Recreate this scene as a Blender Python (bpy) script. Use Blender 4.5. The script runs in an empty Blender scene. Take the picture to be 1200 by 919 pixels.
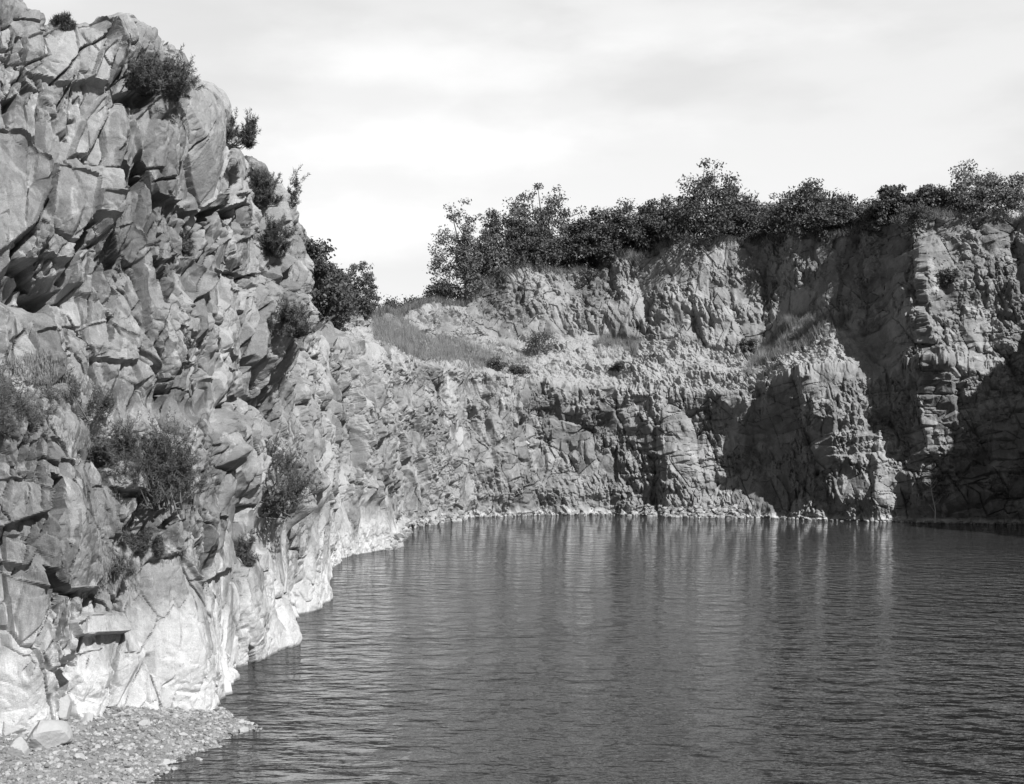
import bpy, math, time
import numpy as np
T0 = time.time()
rng = np.random.default_rng(7)
scene = bpy.context.scene
COL = scene.collection
F32 = np.float32

# ------------------------------------------------------------------ camera
CAMZ, FPX, HOR, CX = 6.0, 1449.0, 540.0, 600.0
cam = bpy.data.cameras.new('camera')
cam.sensor_width = 36.0
cam.lens = 36.0 * FPX / 1200.0
cam.shift_y = (HOR - 459.5) / 1200.0
cam.clip_end = 6000
cam.clip_start = 0.1
camo = bpy.data.objects.new('camera', cam)
camo.location = (0, 0, CAMZ)
camo.rotation_euler = (math.radians(90), 0, 0)
COL.objects.link(camo)
scene.camera = camo

def project(P):
    d = np.maximum(P[..., 1], 0.5)
    return CX + P[..., 0] / d * FPX, HOR - (P[..., 2] - CAMZ) / d * FPX

# ------------------------------------------------------------------ noise
PERM = np.random.default_rng(11).permutation(4096).astype(np.int64)
RV = np.random.default_rng(12).random(4096).astype(F32)

def lat(i, j, seed):
    return RV[PERM[(PERM[(i + seed * 131) & 4095] + j) & 4095]]

def vnoise(x, y, seed=0):
    i = np.floor(x).astype(np.int64); j = np.floor(y).astype(np.int64)
    fx = (x - i).astype(F32); fy = (y - j).astype(F32)
    fx = fx * fx * (3 - 2 * fx); fy = fy * fy * (3 - 2 * fy)
    a = lat(i, j, seed); b = lat(i + 1, j, seed); c = lat(i, j + 1, seed); d = lat(i + 1, j + 1, seed)
    return (a + (b - a) * fx) * (1 - fy) + (c + (d - c) * fx) * fy

def fbm(x, y, seed=0, octv=4):
    s = 0; a = 0.5; n = 0
    for o in range(octv):
        s = s + a * vnoise(x, y, seed + o); n += a
        x = x * 2.03 + 5.2; y = y * 2.03 + 1.7; a *= 0.5
    return s / n

def blocks(a, b, seed, steep=3.0, tilt=0.5, tilt2=None, chunk=250000):
    """Height of a pack of convex, many-sided blocks; second result: one random tone per block."""
    shp = a.shape
    a = a.ravel().astype(F32); b = b.ravel().astype(F32)
    H = np.empty_like(a); TN = np.empty_like(a); EG = np.empty_like(a)
    i0 = int(np.floor(a.min())) - 2; j0 = int(np.floor(b.min())) - 2
    ni = int(np.floor(a.max())) - i0 + 4; nj = int(np.floor(b.max())) - j0 + 4
    r = np.random.default_rng(seed)
    n = ni * nj
    cxj = r.uniform(.1, .9, n).astype(F32); cyj = r.uniform(.1, .9, n).astype(F32)
    hh = r.uniform(0, 1, n).astype(F32) ** 1.3
    tx = (r.normal(0, tilt, n)).astype(F32); ty = (r.normal(0, tilt if tilt2 is None else tilt2, n)).astype(F32)
    K = 5
    ang = (r.uniform(0, 6.28, (n, 1)) + np.arange(K) * 6.283 / K + r.uniform(-.35, .35, (n, K)))
    st = (steep * r.uniform(.35, 1.6, (n, K)))
    R = r.uniform(.34, .8, (n, K))
    gx = (np.cos(ang) * st).astype(F32); gy = (np.sin(ang) * st).astype(F32); gc = (R * st).astype(F32)
    ton = r.random(n).astype(F32)
    for q in range(0, len(a), chunk):
        aa = a[q:q + chunk]; bb = b[q:q + chunk]
        i = np.floor(aa).astype(np.int64); j = np.floor(bb).astype(np.int64)
        best = np.full(len(aa), -.3, F32); sec = np.full(len(aa), -.3, F32); tb = np.full(len(aa), .5, F32)
        for di in (-1, 0, 1):
            for dj in (-1, 0, 1):
                id_ = (i + di - i0) * nj + (j + dj - j0)
                da = aa - (i + di) - cxj[id_]; db = bb - (j + dj) - cyj[id_]
                h = hh[id_]
                v = h + tx[id_] * da + ty[id_] * db
                for k in range(K):
                    np.minimum(v, h + gc[id_, k] - gx[id_, k] * da - gy[id_, k] * db, out=v)
                m = v > best
                np.maximum(sec, np.where(m, best, v), out=sec)
                best[m] = v[m]; tb[m] = ton[id_][m]
        H[q:q + chunk] = best; TN[q:q + chunk] = tb; EG[q:q + chunk] = best - sec
    return H.reshape(shp), TN.reshape(shp), EG.reshape(shp)

def smooth(e0, e1, x):
    t = np.clip((x - e0) / (e1 - e0), 0, 1)
    return t * t * (3 - 2 * t)

# ------------------------------------------------------------------ the rock walls: plan of the foot, profile of the face
#        X      Y     wx    wy    lean  zb    bench  zt    top   scale spacing
PLAN = [
    (-22.0, 19.0,  .35, -.94,  .10,  6.6,  .9,  7.6, 18.6, 1.0, .08),
    (-14.0, 22.0,  .55, -.84,  .12,  6.6, 1.0,  7.6, 18.2, 1.0, .03),
    (-10.6, 25.2,  .70, -.71,  .13,  6.6, 1.1,  7.6, 17.3, 1.0, .024),
    ( -7.2, 29.5,  .78, -.62,  .13,  6.8,  .5,  7.4, 15.4, 1.0, .024),
    ( -7.5, 35.5,  .80, -.60,  .10,  6.8,  .2,  7.4, 15.9, 1.1, .035),
    ( -7.1, 40.4,  .82, -.57,  .09,  7.0,  .1,  7.4, 16.0, 1.2, .045),
    ( -7.9, 44.6,  .82, -.57,  .08,  7.0,  .1,  7.4, 16.0, 1.2, .05),
    ( -8.0, 52.7,  .85, -.53,  .08,  7.0,  .1,  7.4, 16.0, 1.3, .055),
    (-10.2, 66.9,  .85, -.53,  .10, 13.0, 1.6, 14.6, 16.0, 1.4, .07),
    (-11.1, 75.6,  .80, -.60,  .10, 13.0, 3.0, 15.0, 16.8, 1.5, .07),
    ( -8.3, 84.4,  .75, -.66,  .12, 13.0, 4.0, 15.2, 16.4, 1.5, .07),
    (-11.0, 106.,  .70, -.71,  .12, 15.0, 9.0, 18.5, 19.2, 1.7, .08),
    ( -5.0, 131.7, .35, -.94,  .10, 15.6, 9.0, 20.0, 22.6, 1.9, .085),
    (  3.0, 138.,  .12, -.99,  .08, 15.0, 10., 20.6, 28.0, 1.9, .085),
    ( 12.0, 139.,  .02, -1.0,  .08, 14.2, 9., 20.8, 30.6, 1.9, .085),
    ( 20.0, 134., -.05, -1.0,  .08, 13.4, 8.0, 19.2, 31.2, 1.9, .085),
    ( 27.0, 130.5, -.12, -.99,  .08, 13.6, 8., 17.0, 31.6, 1.9, .085),
    ( 31.5, 127., -.12, -.99,  .10, 15.0, 6.5, 20.0, 30.8, 1.9, .085),
    ( 37.8, 123.4, -.15, -.99,  .10, 15.0, 4.0, 18.5, 30.6, 1.9, .085),
    ( 40.6, 120.3, -.25, -.97,  .10, 15.0, 1.0, 16.0, 29.8, 1.9, .085),
    ( 53.0, 117.0, -.20, -.98,  .08, 15.0, 1.0, 16.0, 29.6, 1.9, .09),
    ( 60.0, 105., -.80, -.60,  .06, 15.0, 1.0, 16.0, 35.5, 1.9, .3),
    ( 61.0, 80.,  -.98, -.20,  .06, 15.0, 1.0, 16.0, 35.5, 1.9, .5),
    ( 60.0, 55.,  -1.0, -.05,  .06, 12.0, 1.0, 13.0, 22.0, 1.9, .5),
    ( 59.0, 25.,  -1.0,  .05,  .06, 12.0, 1.0, 13.0, 21.0, 1.9, .5),
]
PL = np.array(PLAN)
seg = np.hypot(np.diff(PL[:, 0]), np.diff(PL[:, 1]))
SK = np.concatenate([[0], np.cumsum(seg)])
cols = [0.0]
while cols[-1] < SK[-1]:
    cols.append(cols[-1] + float(np.interp(cols[-1], SK, PL[:, 10])))
S1 = np.array(cols); NC = len(S1)

def lerp_smooth(y, k=0.6):
    v = np.interp(S1, SK, y)
    # light smoothing along the wall so control points leave no creases
    w = np.interp(S1, SK, np.r_[seg, seg[-1]]) * k * .5
    return (v + np.interp(S1 - w, SK, y) + np.interp(S1 + w, SK, y)) / 3
bx, by = np.interp(S1, SK, PL[:, 0]), np.interp(S1, SK, PL[:, 1])
wx, wy = lerp_smooth(PL[:, 2]), lerp_smooth(PL[:, 3])
wn = np.hypot(wx, wy); wx /= wn; wy /= wn
lean, zb, bench, zt, top, SCL = [lerp_smooth(PL[:, k]) for k in range(4, 10)]
top = top + (vnoise(S1 * .35, S1 * 0, 3) - .5) * 1.2 * SCL * .6 + (vnoise(S1 * 1.1, S1 * 0, 4) - .5) * .5

# profile control points per column: (setback, z)
back2 = .32 * smooth(3, 6, bench) * np.maximum(top - zt, 0)      # the upper face lies back
prof_b = np.stack([0 * S1 - .1, 0 * S1, lean * zb, lean * zb + bench, lean * top + bench + back2, lean * top + bench + back2 + 1.2], 1)
prof_z = np.stack([0 * S1 - 1.6, 0 * S1, zb, zt, top, top + .25], 1)
dl = np.hypot(np.diff(prof_b, axis=1), np.diff(prof_z, axis=1))
AL = np.concatenate([np.zeros((NC, 1)), np.cumsum(dl, 1)], 1)
NR = 620
rows = np.linspace(0, 1, NR)
B = np.empty((NC, NR)); Z = np.empty((NC, NR)); T = np.empty((NC, NR))
for c in range(NC):
    t = rows * AL[c, -1]
    B[c] = np.interp(t, AL[c], prof_b[c]); Z[c] = np.interp(t, AL[c], prof_z[c]); T[c] = t
# round the bench edges a little
for _ in range(10):
    B[:, 1:-1] = (B[:, :-2] + B[:, 1:-1] * 2 + B[:, 2:]) / 4
P = np.empty((NC, NR, 3))
P[..., 0] = bx[:, None] - wx[:, None] * B
P[..., 1] = by[:, None] - wy[:, None] * B
P[..., 2] = Z
S = np.repeat(S1[:, None], NR, 1)
SC = np.repeat(SCL[:, None], NR, 1)

def grid_normals(P):
    du = np.gradient(P, axis=0); dv = np.gradient(P, axis=1)
    n = np.cross(du, dv)
    n /= np.maximum(np.linalg.norm(n, axis=-1, keepdims=True), 1e-9)
    return n
W3 = np.stack([wx, wy, 0 * wx], 1)[:, None, :]
Nn = grid_normals(P)
flip = np.sign((Nn * W3).sum(-1).mean())
Nn *= flip
DIR = Nn * .45 + W3 * .75 + np.array([0, 0, .12])
DIR /= np.linalg.norm(DIR, axis=-1, keepdims=True)

sA, sB, sC, sD = SK[4], SK[8], SK[12], SK[20]      # limits of the four walls along the foot
# ---- large shapes: bulges and recesses seen in each wall (photo x, y, radius x, radius y, metres)
PX, PY = project(P)
BUMPS_BACK = [
    (905, 520, 42, 62, -2.3), (850, 500, 40, 40, -2.0), (845, 555, 45, 35, -1.8), (985, 540, 40, 80, 2.6), (1025, 560, 22, 50, 1.5),
    (668, 520, 30, 38, -1.2), (640, 590, 60, 10, -.6), (560, 520, 60, 60, .6), (745, 500, 50, 40, 1.2), (780, 560, 45, 35, .8),
    (1032, 390, 16, 110, -1.3), (1010, 330, 14, 60, -1.2), (930, 340, 50, 65, -.8), (885, 350, 22, 55, -1.0), (1080, 330, 30, 70, 2.2),
    (1110, 440, 40, 60, 1.2), (815, 330, 40, 40, .9), (700, 340, 40, 40, -.8), (755, 345, 14, 45, -1.0), (600, 345, 50, 30, .9),
    (950, 460, 40, 40, 1.6), (880, 440, 40, 12, 1.4), (820, 440, 30, 12, 1.2), (1060, 560, 18, 60, -.3), (1150, 330, 50, 30, 1.0),
]
BUMPS_NEAR = [
    (60, 620, 60, 70, .55), (150, 560, 28, 30, .55), (20, 760, 40, 90, .8), (110, 255, 40, 60, .35), (30, 240, 40, 70, .45),
    (40, 345, 45, 18, -.8), (200, 480, 60, 35, -.35), (215, 180, 50, 60, .3), (150, 210, 18, 22, -.5), (140, 320, 30, 30, -.2), (200, 750, 60, 70, .35),
    (230, 330, 30, 30, -.4), (250, 550, 40, 60, -.3), (160, 640, 40, 20, -.4), (100, 90, 40, 40, .3), (150, 95, 22, 20, -.35),
]
D0 = np.zeros((NC, NR))
mb = (S > sC - 14) & (S < sD + 6)
mn = S < SK[5]
for (x, y, rx, ry, a) in BUMPS_BACK:
    D0 += np.where(mb, a * np.exp(-((PX - x) / rx) ** 2 - ((PY - y) / ry) ** 2), 0)
for (x, y, rx, ry, a) in BUMPS_NEAR:
    D0 += np.where(mn, a * np.exp(-((PX - x) / rx) ** 2 - ((PY - y) / ry) ** 2), 0)
D0 += smooth(SK[16], SK[17], S) * smooth(SK[20] + 6, SK[20], S) * (fbm(S / 2.6, T / 4.5, 23, 3) - .5) * 1.8 * smooth(12, 18, Z)
D0 += (fbm(S / 6.0, T / 6.0, 21, 3) - .5) * 1.5 * SC * np.clip(T / 3, .25, 1)
P = P + DIR * D0[..., None]

# ---- named slabs, cuts and cracks of the near wall (photo outline -> shape on the wall)
PX, PY = project(P)

def poly_inside(poly, x, y):
    """signed distance-like value inside a convex outline, in photo pixels (positive inside)"""
    p = np.array(poly, float)
    c = p.mean(0); v = np.full(x.shape, 1e9)
    n = len(p)
    for k in range(n):
        a, b = p[k], p[(k + 1) % n]
        e = b - a; nn = np.array([-e[1], e[0]]) / (np.hypot(*e) + 1e-9)
        if nn @ (c - a) < 0: nn = -nn
        v = np.minimum(v, (x - a[0]) * nn[0] + (y - a[1]) * nn[1])
    return v, c

def seg_dist(pts, x, y):
    d = np.full(x.shape, 1e9)
    for a, b in zip(pts[:-1], pts[1:]):
        a = np.array(a, float); b = np.array(b, float); e = b - a
        t = np.clip(((x - a[0]) * e[0] + (y - a[1]) * e[1]) / (e @ e), 0, 1)
        d = np.minimum(d, np.hypot(x - a[0] - t * e[0], y - a[1] - t * e[1]))
    return d

FLAT = np.zeros((NC, NR))         # 1 where a slab face is smooth
DF = np.zeros((NC, NR))
wob = (fbm(S * 1.8, T * 1.8, 31, 5) - .5) * 20
wob2 = (fbm(S * 1.8, T * 1.8, 35, 5) - .5) * 20
# (outline, raise in metres, tilt right, tilt down, smoothness)
SLABS = [
    ([(25,45),(75,28),(122,42),(104,98),(60,108),(24,85)], .35, .001, .002, .6),
    ([(131,46),(126,78),(116,108),(97,100),(106,68)], .55, .004, 0, .8),
    ([(116,110),(122,135),(98,186),(74,188),(92,140)], .40, .002, 0, .7),
    ([(152,140),(188,106),(245,97),(280,122),(264,205),(238,252),(182,228),(160,180)], .40, -.001, .0005, .9),
    ([(-20,150),(16,155),(56,190),(56,222),(30,272),(-20,310)], .50, .002, .001, .8),
    ([(60,190),(106,212),(96,282),(74,312),(46,300),(52,230)], .55, .003, .001, .8),
    ([(106,225),(140,232),(128,262),(104,252)], .45, .004, -.004, .6),
    ([(175,282),(194,274),(204,300),(180,316)], .35, .004, 0, .7),
    ([(130,265),(160,255),(180,290),(160,310),(135,300)], .25, .002, 0, .6),
    ([(207,300),(230,296),(243,335),(226,366),(207,360)], .30, .016, .002, .5),
    ([(245,290),(272,275),(280,300),(262,322),(243,318)], .35, 0, 0, .8),
    ([(273,282),(318,262),(312,320),(285,325),(272,315)], .30, 0, 0, .8),
    ([(258,225),(292,222),(286,238),(262,246)], .45, 0, .004, .5),
    ([(85,385),(130,370),(165,395),(160,425),(110,420)], .25, .002, .002, .6),
    ([(195,380),(235,385),(235,430),(200,425)], .25, 0, 0, .6),
    ([(52,538),(105,540),(128,590),(120,690),(62,696),(47,640)], .45, .003, .001, .7),
    ([(124,545),(150,534),(176,548),(180,578),(152,584),(126,572)], .45, 0, .003, .5),
    ([(-20,560),(30,565),(46,580),(42,604),(-20,625)], .5, .003, .004, .6),
    ([(-20,628),(16,624),(32,645),(22,668),(-20,655)], .3, .01, .004, .5),
    ([(-20,660),(46,690),(58,760),(56,880),(-20,890)], .45, .002, .001, .7),
    ([(166,655),(206,644),(242,690),(262,740),(290,835),(240,890),(150,910),(105,880),(130,760),(150,700)], .24, .001, .0005, .8),
    ([(70,730),(95,718),(146,716),(150,742),(74,748)], .5, 0, .004, .6),
    ([(60,770),(120,755),(130,800),(110,850),(80,840)], .25, .002, 0, .6),
    ([(288,668),(318,640),(348,700),(350,790),(304,835),(290,745)], .22, 0, 0, .8),
    ([(240,600),(275,605),(285,660),(250,680)], .25, 0, 0, .7),
    ([(225,440),(262,440),(262,520),(235,530)], .25, 0, 0, .7),
    ([(270,330),(300,340),(290,420),(268,410)], .25, 0, 0, .7),
    ([(20,395),(70,385),(80,420),(30,430)], .2, 0, 0, .4),
]
mm = S < SK[5] + 1.0
for (poly, hgt, tr, td, fl) in SLABS:
    v, c = poly_inside(poly, PX + wob * .22, PY + wob2 * .22)
    edge = np.clip(v / 3.0, 0, 1)
    h = hgt + tr * (PX - c[0]) + td * (PY - c[1])
    ok = mm & (v > 0)
    DF = np.where(ok, np.maximum(DF, 0) * (1 - edge) + h * edge, DF)
    FLAT = np.where(ok, np.maximum(FLAT * .3, fl * np.clip(v / 5, 0, 1)), FLAT)
crackw = fbm(S * 1.1, T * 1.1, 38, 2)
CUTS = [   # dark hollows and joints: outline, depth
    ([(4,304),(38,312),(34,346),(14,346)], 1.3), ([(18,350),(68,342),(48,372),(20,368)], 1.0), ([(96,258),(112,262),(86,312),(68,342),(64,334)], .6),
    ([(131,188),(141,184),(147,216),(133,218)], .9), ([(155,203),(171,206),(166,226),(153,222)], .8), ([(130,108),(180,108),(176,122),(140,124)], .6),
    ([(170,430),(180,427),(194,446),(180,452)], .8), ([(184,452),(200,460),(196,465),(186,462)], .6),
    ([(275,430),(291,432),(284,442)], .6), ([(295,420),(305,414),(310,432)], .6), ([(44,556),(60,562),(66,598),(52,620),(45,595)], .9),
    ([(36,664),(52,672),(66,697),(52,698),(38,690)], .7), ([(68,782),(78,800),(72,832),(54,830),(58,815)], .7), ([(178,300),(190,305),(192,360),(184,358)], .6),
    ([(240,244),(266,238),(262,250),(243,258)], .7), ([(264,244),(278,242),(280,254),(266,256)], .7), ([(135,574),(170,574),(166,584),(140,584)], .6),
    ([(180,620),(196,600),(200,612),(190,630)], .6), ([(245,680),(252,682),(256,698),(250,700)], .5), ([(295,755),(302,760),(306,786),(298,786)], .5),
    ([(165,520),(200,525),(196,550),(172,545)], .5), ([(284,590),(300,590),(300,610),(285,610)], .7), ([(20,92),(26,80),(34,110),(24,120)], .6),
    ([(0,120),(20,112),(18,128),(0,138)], .6), ([(126,372),(133,366),(136,395),(129,400)], .45),
]
for (poly, dep) in CUTS:
    v, c = poly_inside(poly, PX + wob * .35, PY + wob2 * .35)
    DF = np.where(mm, DF - dep * np.clip(v / 2.5, 0, 1) * (v > 0), DF)
CRACKS = [
    ([(126,44),(90,62),(72,86),(52,104)], 2.2, .55), ([(80,95),(68,120),(60,132)], 2, .4), ([(246,100),(245,140),(228,170),(212,205),(180,215)], 1.4, .3),
    ([(58,195),(50,240),(30,275),(6,302)], 3, .6), ([(106,230),(92,290),(84,320)], 3, .6), ([(190,275),(185,310),(178,330)], 2.5, .6),
    ([(272,262),(270,300),(268,320)], 2, .5), ([(262,308),(280,318),(300,324)], 1.6, .4), ([(293,350),(287,375),(282,392)], 2.5, .6),
    ([(272,432),(284,455),(268,492)], 2, .5), ([(90,374),(100,395),(110,410)], 2, .6), ([(250,640),(255,690),(262,700)], 1.6, .3), ([(288,640),(288,700),(290,790)], 2, .4),
    ([(130,120),(150,150),(128,185)], 2, .4), ([(150,90),(130,100),(118,140)], 2, .4), ([(160,410),(190,440),(230,475)], 1.6, .35), ([(60,696),(62,750),(58,800)], 2, .5),
    ([(148,744),(140,770),(128,800)], 2, .3), ([(247,475),(250,560),(262,640)], 2, .45), ([(320,400),(318,500),(325,600)], 2, .4), ([(345,640),(346,700)], 2, .4),
    ([(20,20),(50,30),(70,25)], 2, .4), ([(0,60),(20,75),(30,100)], 2, .5),
]
for (pts, wd, dep) in CRACKS:
    d = seg_dist(pts, PX + wob * .4, PY + wob2 * .4)
    wv_ = np.maximum(wd * np.clip(2.2 * crackw - .35, .1, 1.5), 1.1)
    dep = dep * np.clip((2.2 * crackw - .35) * 1.6, .06, 1)
    DF = np.where(mm, DF - dep * np.clip(1 - d / wv_, 0, 1), DF)
P = P + DIR * DF[..., None]

# ---- fractured rock at four sizes
talus = np.zeros((NC, NR))
Zb = np.repeat(zb[:, None], NR, 1); Zt = np.repeat(zt[:, None], NR, 1); Bn = np.repeat(bench[:, None], NR, 1)
talus = smooth(2.5, 6, Bn) * smooth(-.8, .6, Z - Zb) * smooth(.8, -.6, Z - Zt)
def rot(a, x, y): return math.cos(a) * x + math.sin(a) * y, -math.sin(a) * x + math.cos(a) * y
sw = S / SC; tw = T / SC
w1 = (fbm(sw * .9, tw * .9, 41, 2) - .5) * .16; w2_ = (fbm(sw * .9, tw * .9, 45, 2) - .5) * .16
sw = sw + w1; tw = tw + w2_
near = smooth(SK[8], SK[5], S)                    # 1 on the near walls
upper0 = smooth(-.5, 1.5, Z - Zt) * smooth(3, 6, Bn)
bed = smooth(SK[17] + 1, SK[19] - 1, S)           # thin-bedded right end of the back wall
apron = smooth(SK[3] - 1, SK[3] + 1, S) * smooth(SK[10] + 9, SK[10] + 3, S) * smooth(4.6, 3.2, Z + (fbm(S / 3, T / 3, 63, 3) - .5) * 3)
FLAT = np.maximum(FLAT, apron * .8)
keep = 1 - FLAT * .85
a, b = rot(.22, sw, tw)
h1, t1, e1 = blocks(a / 1.55, b / 3.5, 101, 3.4, .50, .30)
a, b = rot(-.18, sw, tw)
h2, t2, e2 = blocks(a / .58, b / 1.45, 102, 3.6, .60, .32)
a, b = rot(.10, sw, tw)
h2b, t2b, e2b = blocks(a / 1.3, b / .42, 112, 2.0, .3)
lowb = smooth(SK[12] - 6, SK[13], S) * smooth(.44, .56, fbm(S / 7, T / 4, 66, 3)) * (1 - upper0)
bed = np.maximum(bed, lowb * .9)
h2 = h2 * (1 - bed) + h2b * bed; e2 = np.where(bed > .5, e2b, e2); t2 = np.where(bed > .5, t2b, t2)
a, b = rot(.25, sw, tw)
h3, t3, e3 = blocks(a / .26, b / .46, 103, 2.8, .65, .45)
h4, t4, e4 = blocks(sw / .12, tw / .14, 104, 1.8, .6)
rough = smooth(.36, .62, fbm(S / SC / 2.6, T / SC / 2.6, 51, 3))
rough2 = smooth(.40, .60, fbm(S / SC / 1.3, T / SC / 1.3, 55, 3))
midr = np.exp(-((S - (SK[10] + SK[11]) / 2) / 26) ** 2)       # the rubbly far end of the side wall
far = smooth(SK[7], SK[9], S)
upper = smooth(-.5, 1.5, Z - Zt) * smooth(3, 6, Bn)
FLATN = np.clip(FLAT, 0, 1)
kf = far
c1 = (1 - .6 * talus) * (1 - .45 * upper) * (1 - .45 * near * FLATN) * (1 - .45 * apron)
c2 = ((1 - kf) * (.65 + .6 * rough) + kf * (.40 + .75 * rough)) * (1 - .7 * talus) * (1 - .35 * upper) * keep
c3 = ((1 - kf) * (.42 + .9 * rough2) + kf * (.16 + 1.1 * rough2 + .35 * midr + .6 * talus)) * (1 - .1 * talus) * keep
c4 = ((1 - kf) * (.35 + .9 * rough2) + kf * (.3 + 1.3 * rough2 + .9 * talus)) * (1 - FLATN * .7)
D1 = SC * (h1 * (.72 - .26 * kf) * c1 + h2 * (.42 - .13 * kf) * c2 + h3 * .16 * c3 + h4 * .05 * c4)
jm = smooth(.36, .56, fbm(S / SC * 1.1, T / SC * 1.1, 57, 3))
jm2 = smooth(.38, .58, fbm(S / SC * 2.1, T / SC * 2.1, 59, 3))
joint = lambda e, w: np.clip(1 - e / w, 0, 1)
D1 -= SC * (1 - .35 * kf) * (joint(e1, .028 + .03 * near) * (.22 + .12 * near) * jm * (1 - talus) * (1 - .5 * FLATN) + joint(e2, .05 + .05 * near) * (.14 + .10 * near) * jm2 * (1 - talus) * keep + joint(e3, .10) * .035 * rough2 * keep)
# rain-cut rills down the earthy upper face
D1 -= upper * smooth(SK[17], SK[16], S) * np.clip(1 - np.abs(vnoise(S * .55 + fbm(S * .5, T * .5, 64, 3) * 1.6, T * .16, 62) - .5) * 6, 0, 1) * .55 * rough2
D1 -= SC * .5 * near
D1 += SC * (fbm(S / SC * 7, T / SC * 7, 58, 4) - .5) * .025
D1 *= np.where(S > SK[8], 1.2, 1.0)
D1 *= np.clip(T / 1.5, .55 + .4 * smooth(SK[17], SK[19], S), 1)
P = P + DIR * D1[..., None]
tone = .40 * t1 + .36 * t2 + .24 * t3
# ---- pale tide mark above the water
zz = P[..., 2]
bh = np.interp(S, SK, [2.6, 2.8, 3.2, 3.8, 3.8, 3.8, 3.6, 3.6, 3.6, 3.6, 2.4, 1.4, .9, .8, .8, .8, .8, .7, .7, .7, .7, .7, .7, .7, .7])
bh = bh * (.6 + .8 * fbm(S / SC / 1.5, T / 8, 71, 3))
bleach = np.clip(1.15 - zz / np.maximum(bh, .1), 0, 1)
# bench material
soil = talus

def mesh_from(name, V, F, mat, smooth_=False, attrs=None):
    me = bpy.data.meshes.new(name)
    V = np.ascontiguousarray(V, F32).reshape(-1, 3); F = np.ascontiguousarray(F, np.int32)
    k = F.shape[1]
    me.vertices.add(len(V)); me.vertices.foreach_set('co', V.ravel())
    me.loops.add(F.size); me.loops.foreach_set('vertex_index', F.ravel())
    me.polygons.add(len(F)); me.polygons.foreach_set('loop_start', np.arange(0, F.size, k, dtype=np.int32))
    me.polygons.foreach_set('use_smooth', np.full(len(F), smooth_, bool))
    if attrs:
        for an, av in attrs.items():
            at = me.attributes.new(an, 'FLOAT', 'POINT'); at.data.foreach_set('value', np.ascontiguousarray(av, F32).ravel())
    me.update(calc_edges=True)
    me.materials.append(mat)
    return me

def obj(name, me, parent=None, **props):
    o = bpy.data.objects.new(name, me); COL.objects.link(o)
    if parent is not None: o.parent = parent
    for k, v in props.items(): o[k] = v
    return o

def grid_faces(nc, nr, flipf=False):
    i = np.arange(nc - 1)[:, None] * nr + np.arange(nr - 1)[None, :]
    f = np.stack([i, i + nr, i + nr + 1, i + 1], -1).reshape(-1, 4)
    return f[:, ::-1] if flipf else f

# ------------------------------------------------------------------ materials (all grey: the photograph is monochrome)
def new_mat(name):
    m = bpy.data.materials.new(name); m.use_nodes = True
    nt = m.node_tree; nt.nodes.clear()
    out = nt.nodes.new('ShaderNodeOutputMaterial')
    return m, nt, out
class NB:
    def __init__(s, nt): s.nt = nt
    def n(s, t, **kw):
        nd = s.nt.nodes.new(t)
        for k, v in kw.items(): setattr(nd, k, v)
        return nd
    def link(s, a, b): s.nt.links.new(a, b)
    def math(s, op, a, b=None, c=None, clamp=False):
        nd = s.n('ShaderNodeMath', operation=op, use_clamp=clamp)
        for k, v in enumerate((a, b, c)):
            if v is None: continue
            if isinstance(v, (int, float)): nd.inputs[k].default_value = v
            else: s.link(v, nd.inputs[k])
        return nd.outputs[0]
    def mix(s, f, a, b):
        nd = s.n('ShaderNodeMix', data_type='FLOAT', clamp_factor=True)
        for k, v in zip((0, 2, 3), (f, a, b)):
            if isinstance(v, (int, float)): nd.inputs[k].default_value = v
            else: s.link(v, nd.inputs[k])
        return nd.outputs[0]
    def noise(s, vec, scale, detail=4, rough=.55, dim='3D'):
        nd = s.n('ShaderNodeTexNoise'); nd.inputs['Scale'].default_value = scale
        nd.inputs['Detail'].default_value = detail; nd.inputs['Roughness'].default_value = rough
        if vec is not None: s.link(vec, nd.inputs['Vector'])
        return nd.outputs[0]
    def mapping(s, vec, sc, rotz=0):
        nd = s.n('ShaderNodeMapping'); nd.inputs['Scale'].default_value = sc; nd.inputs['Rotation'].default_value = (0, 0, rotz)
        s.link(vec, nd.inputs['Vector']); return nd.outputs[0]
    def ramp(s, f, e0, e1):
        nd = s.n('ShaderNodeMapRange', interpolation_type='SMOOTHSTEP')
        s.link(f, nd.inputs[0]); nd.inputs[1].default_value = e0; nd.inputs[2].default_value = e1
        return nd.outputs[0]
    def attr(s, name):
        return s.n('ShaderNodeAttribute', attribute_name=name).outputs['Fac']

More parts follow.
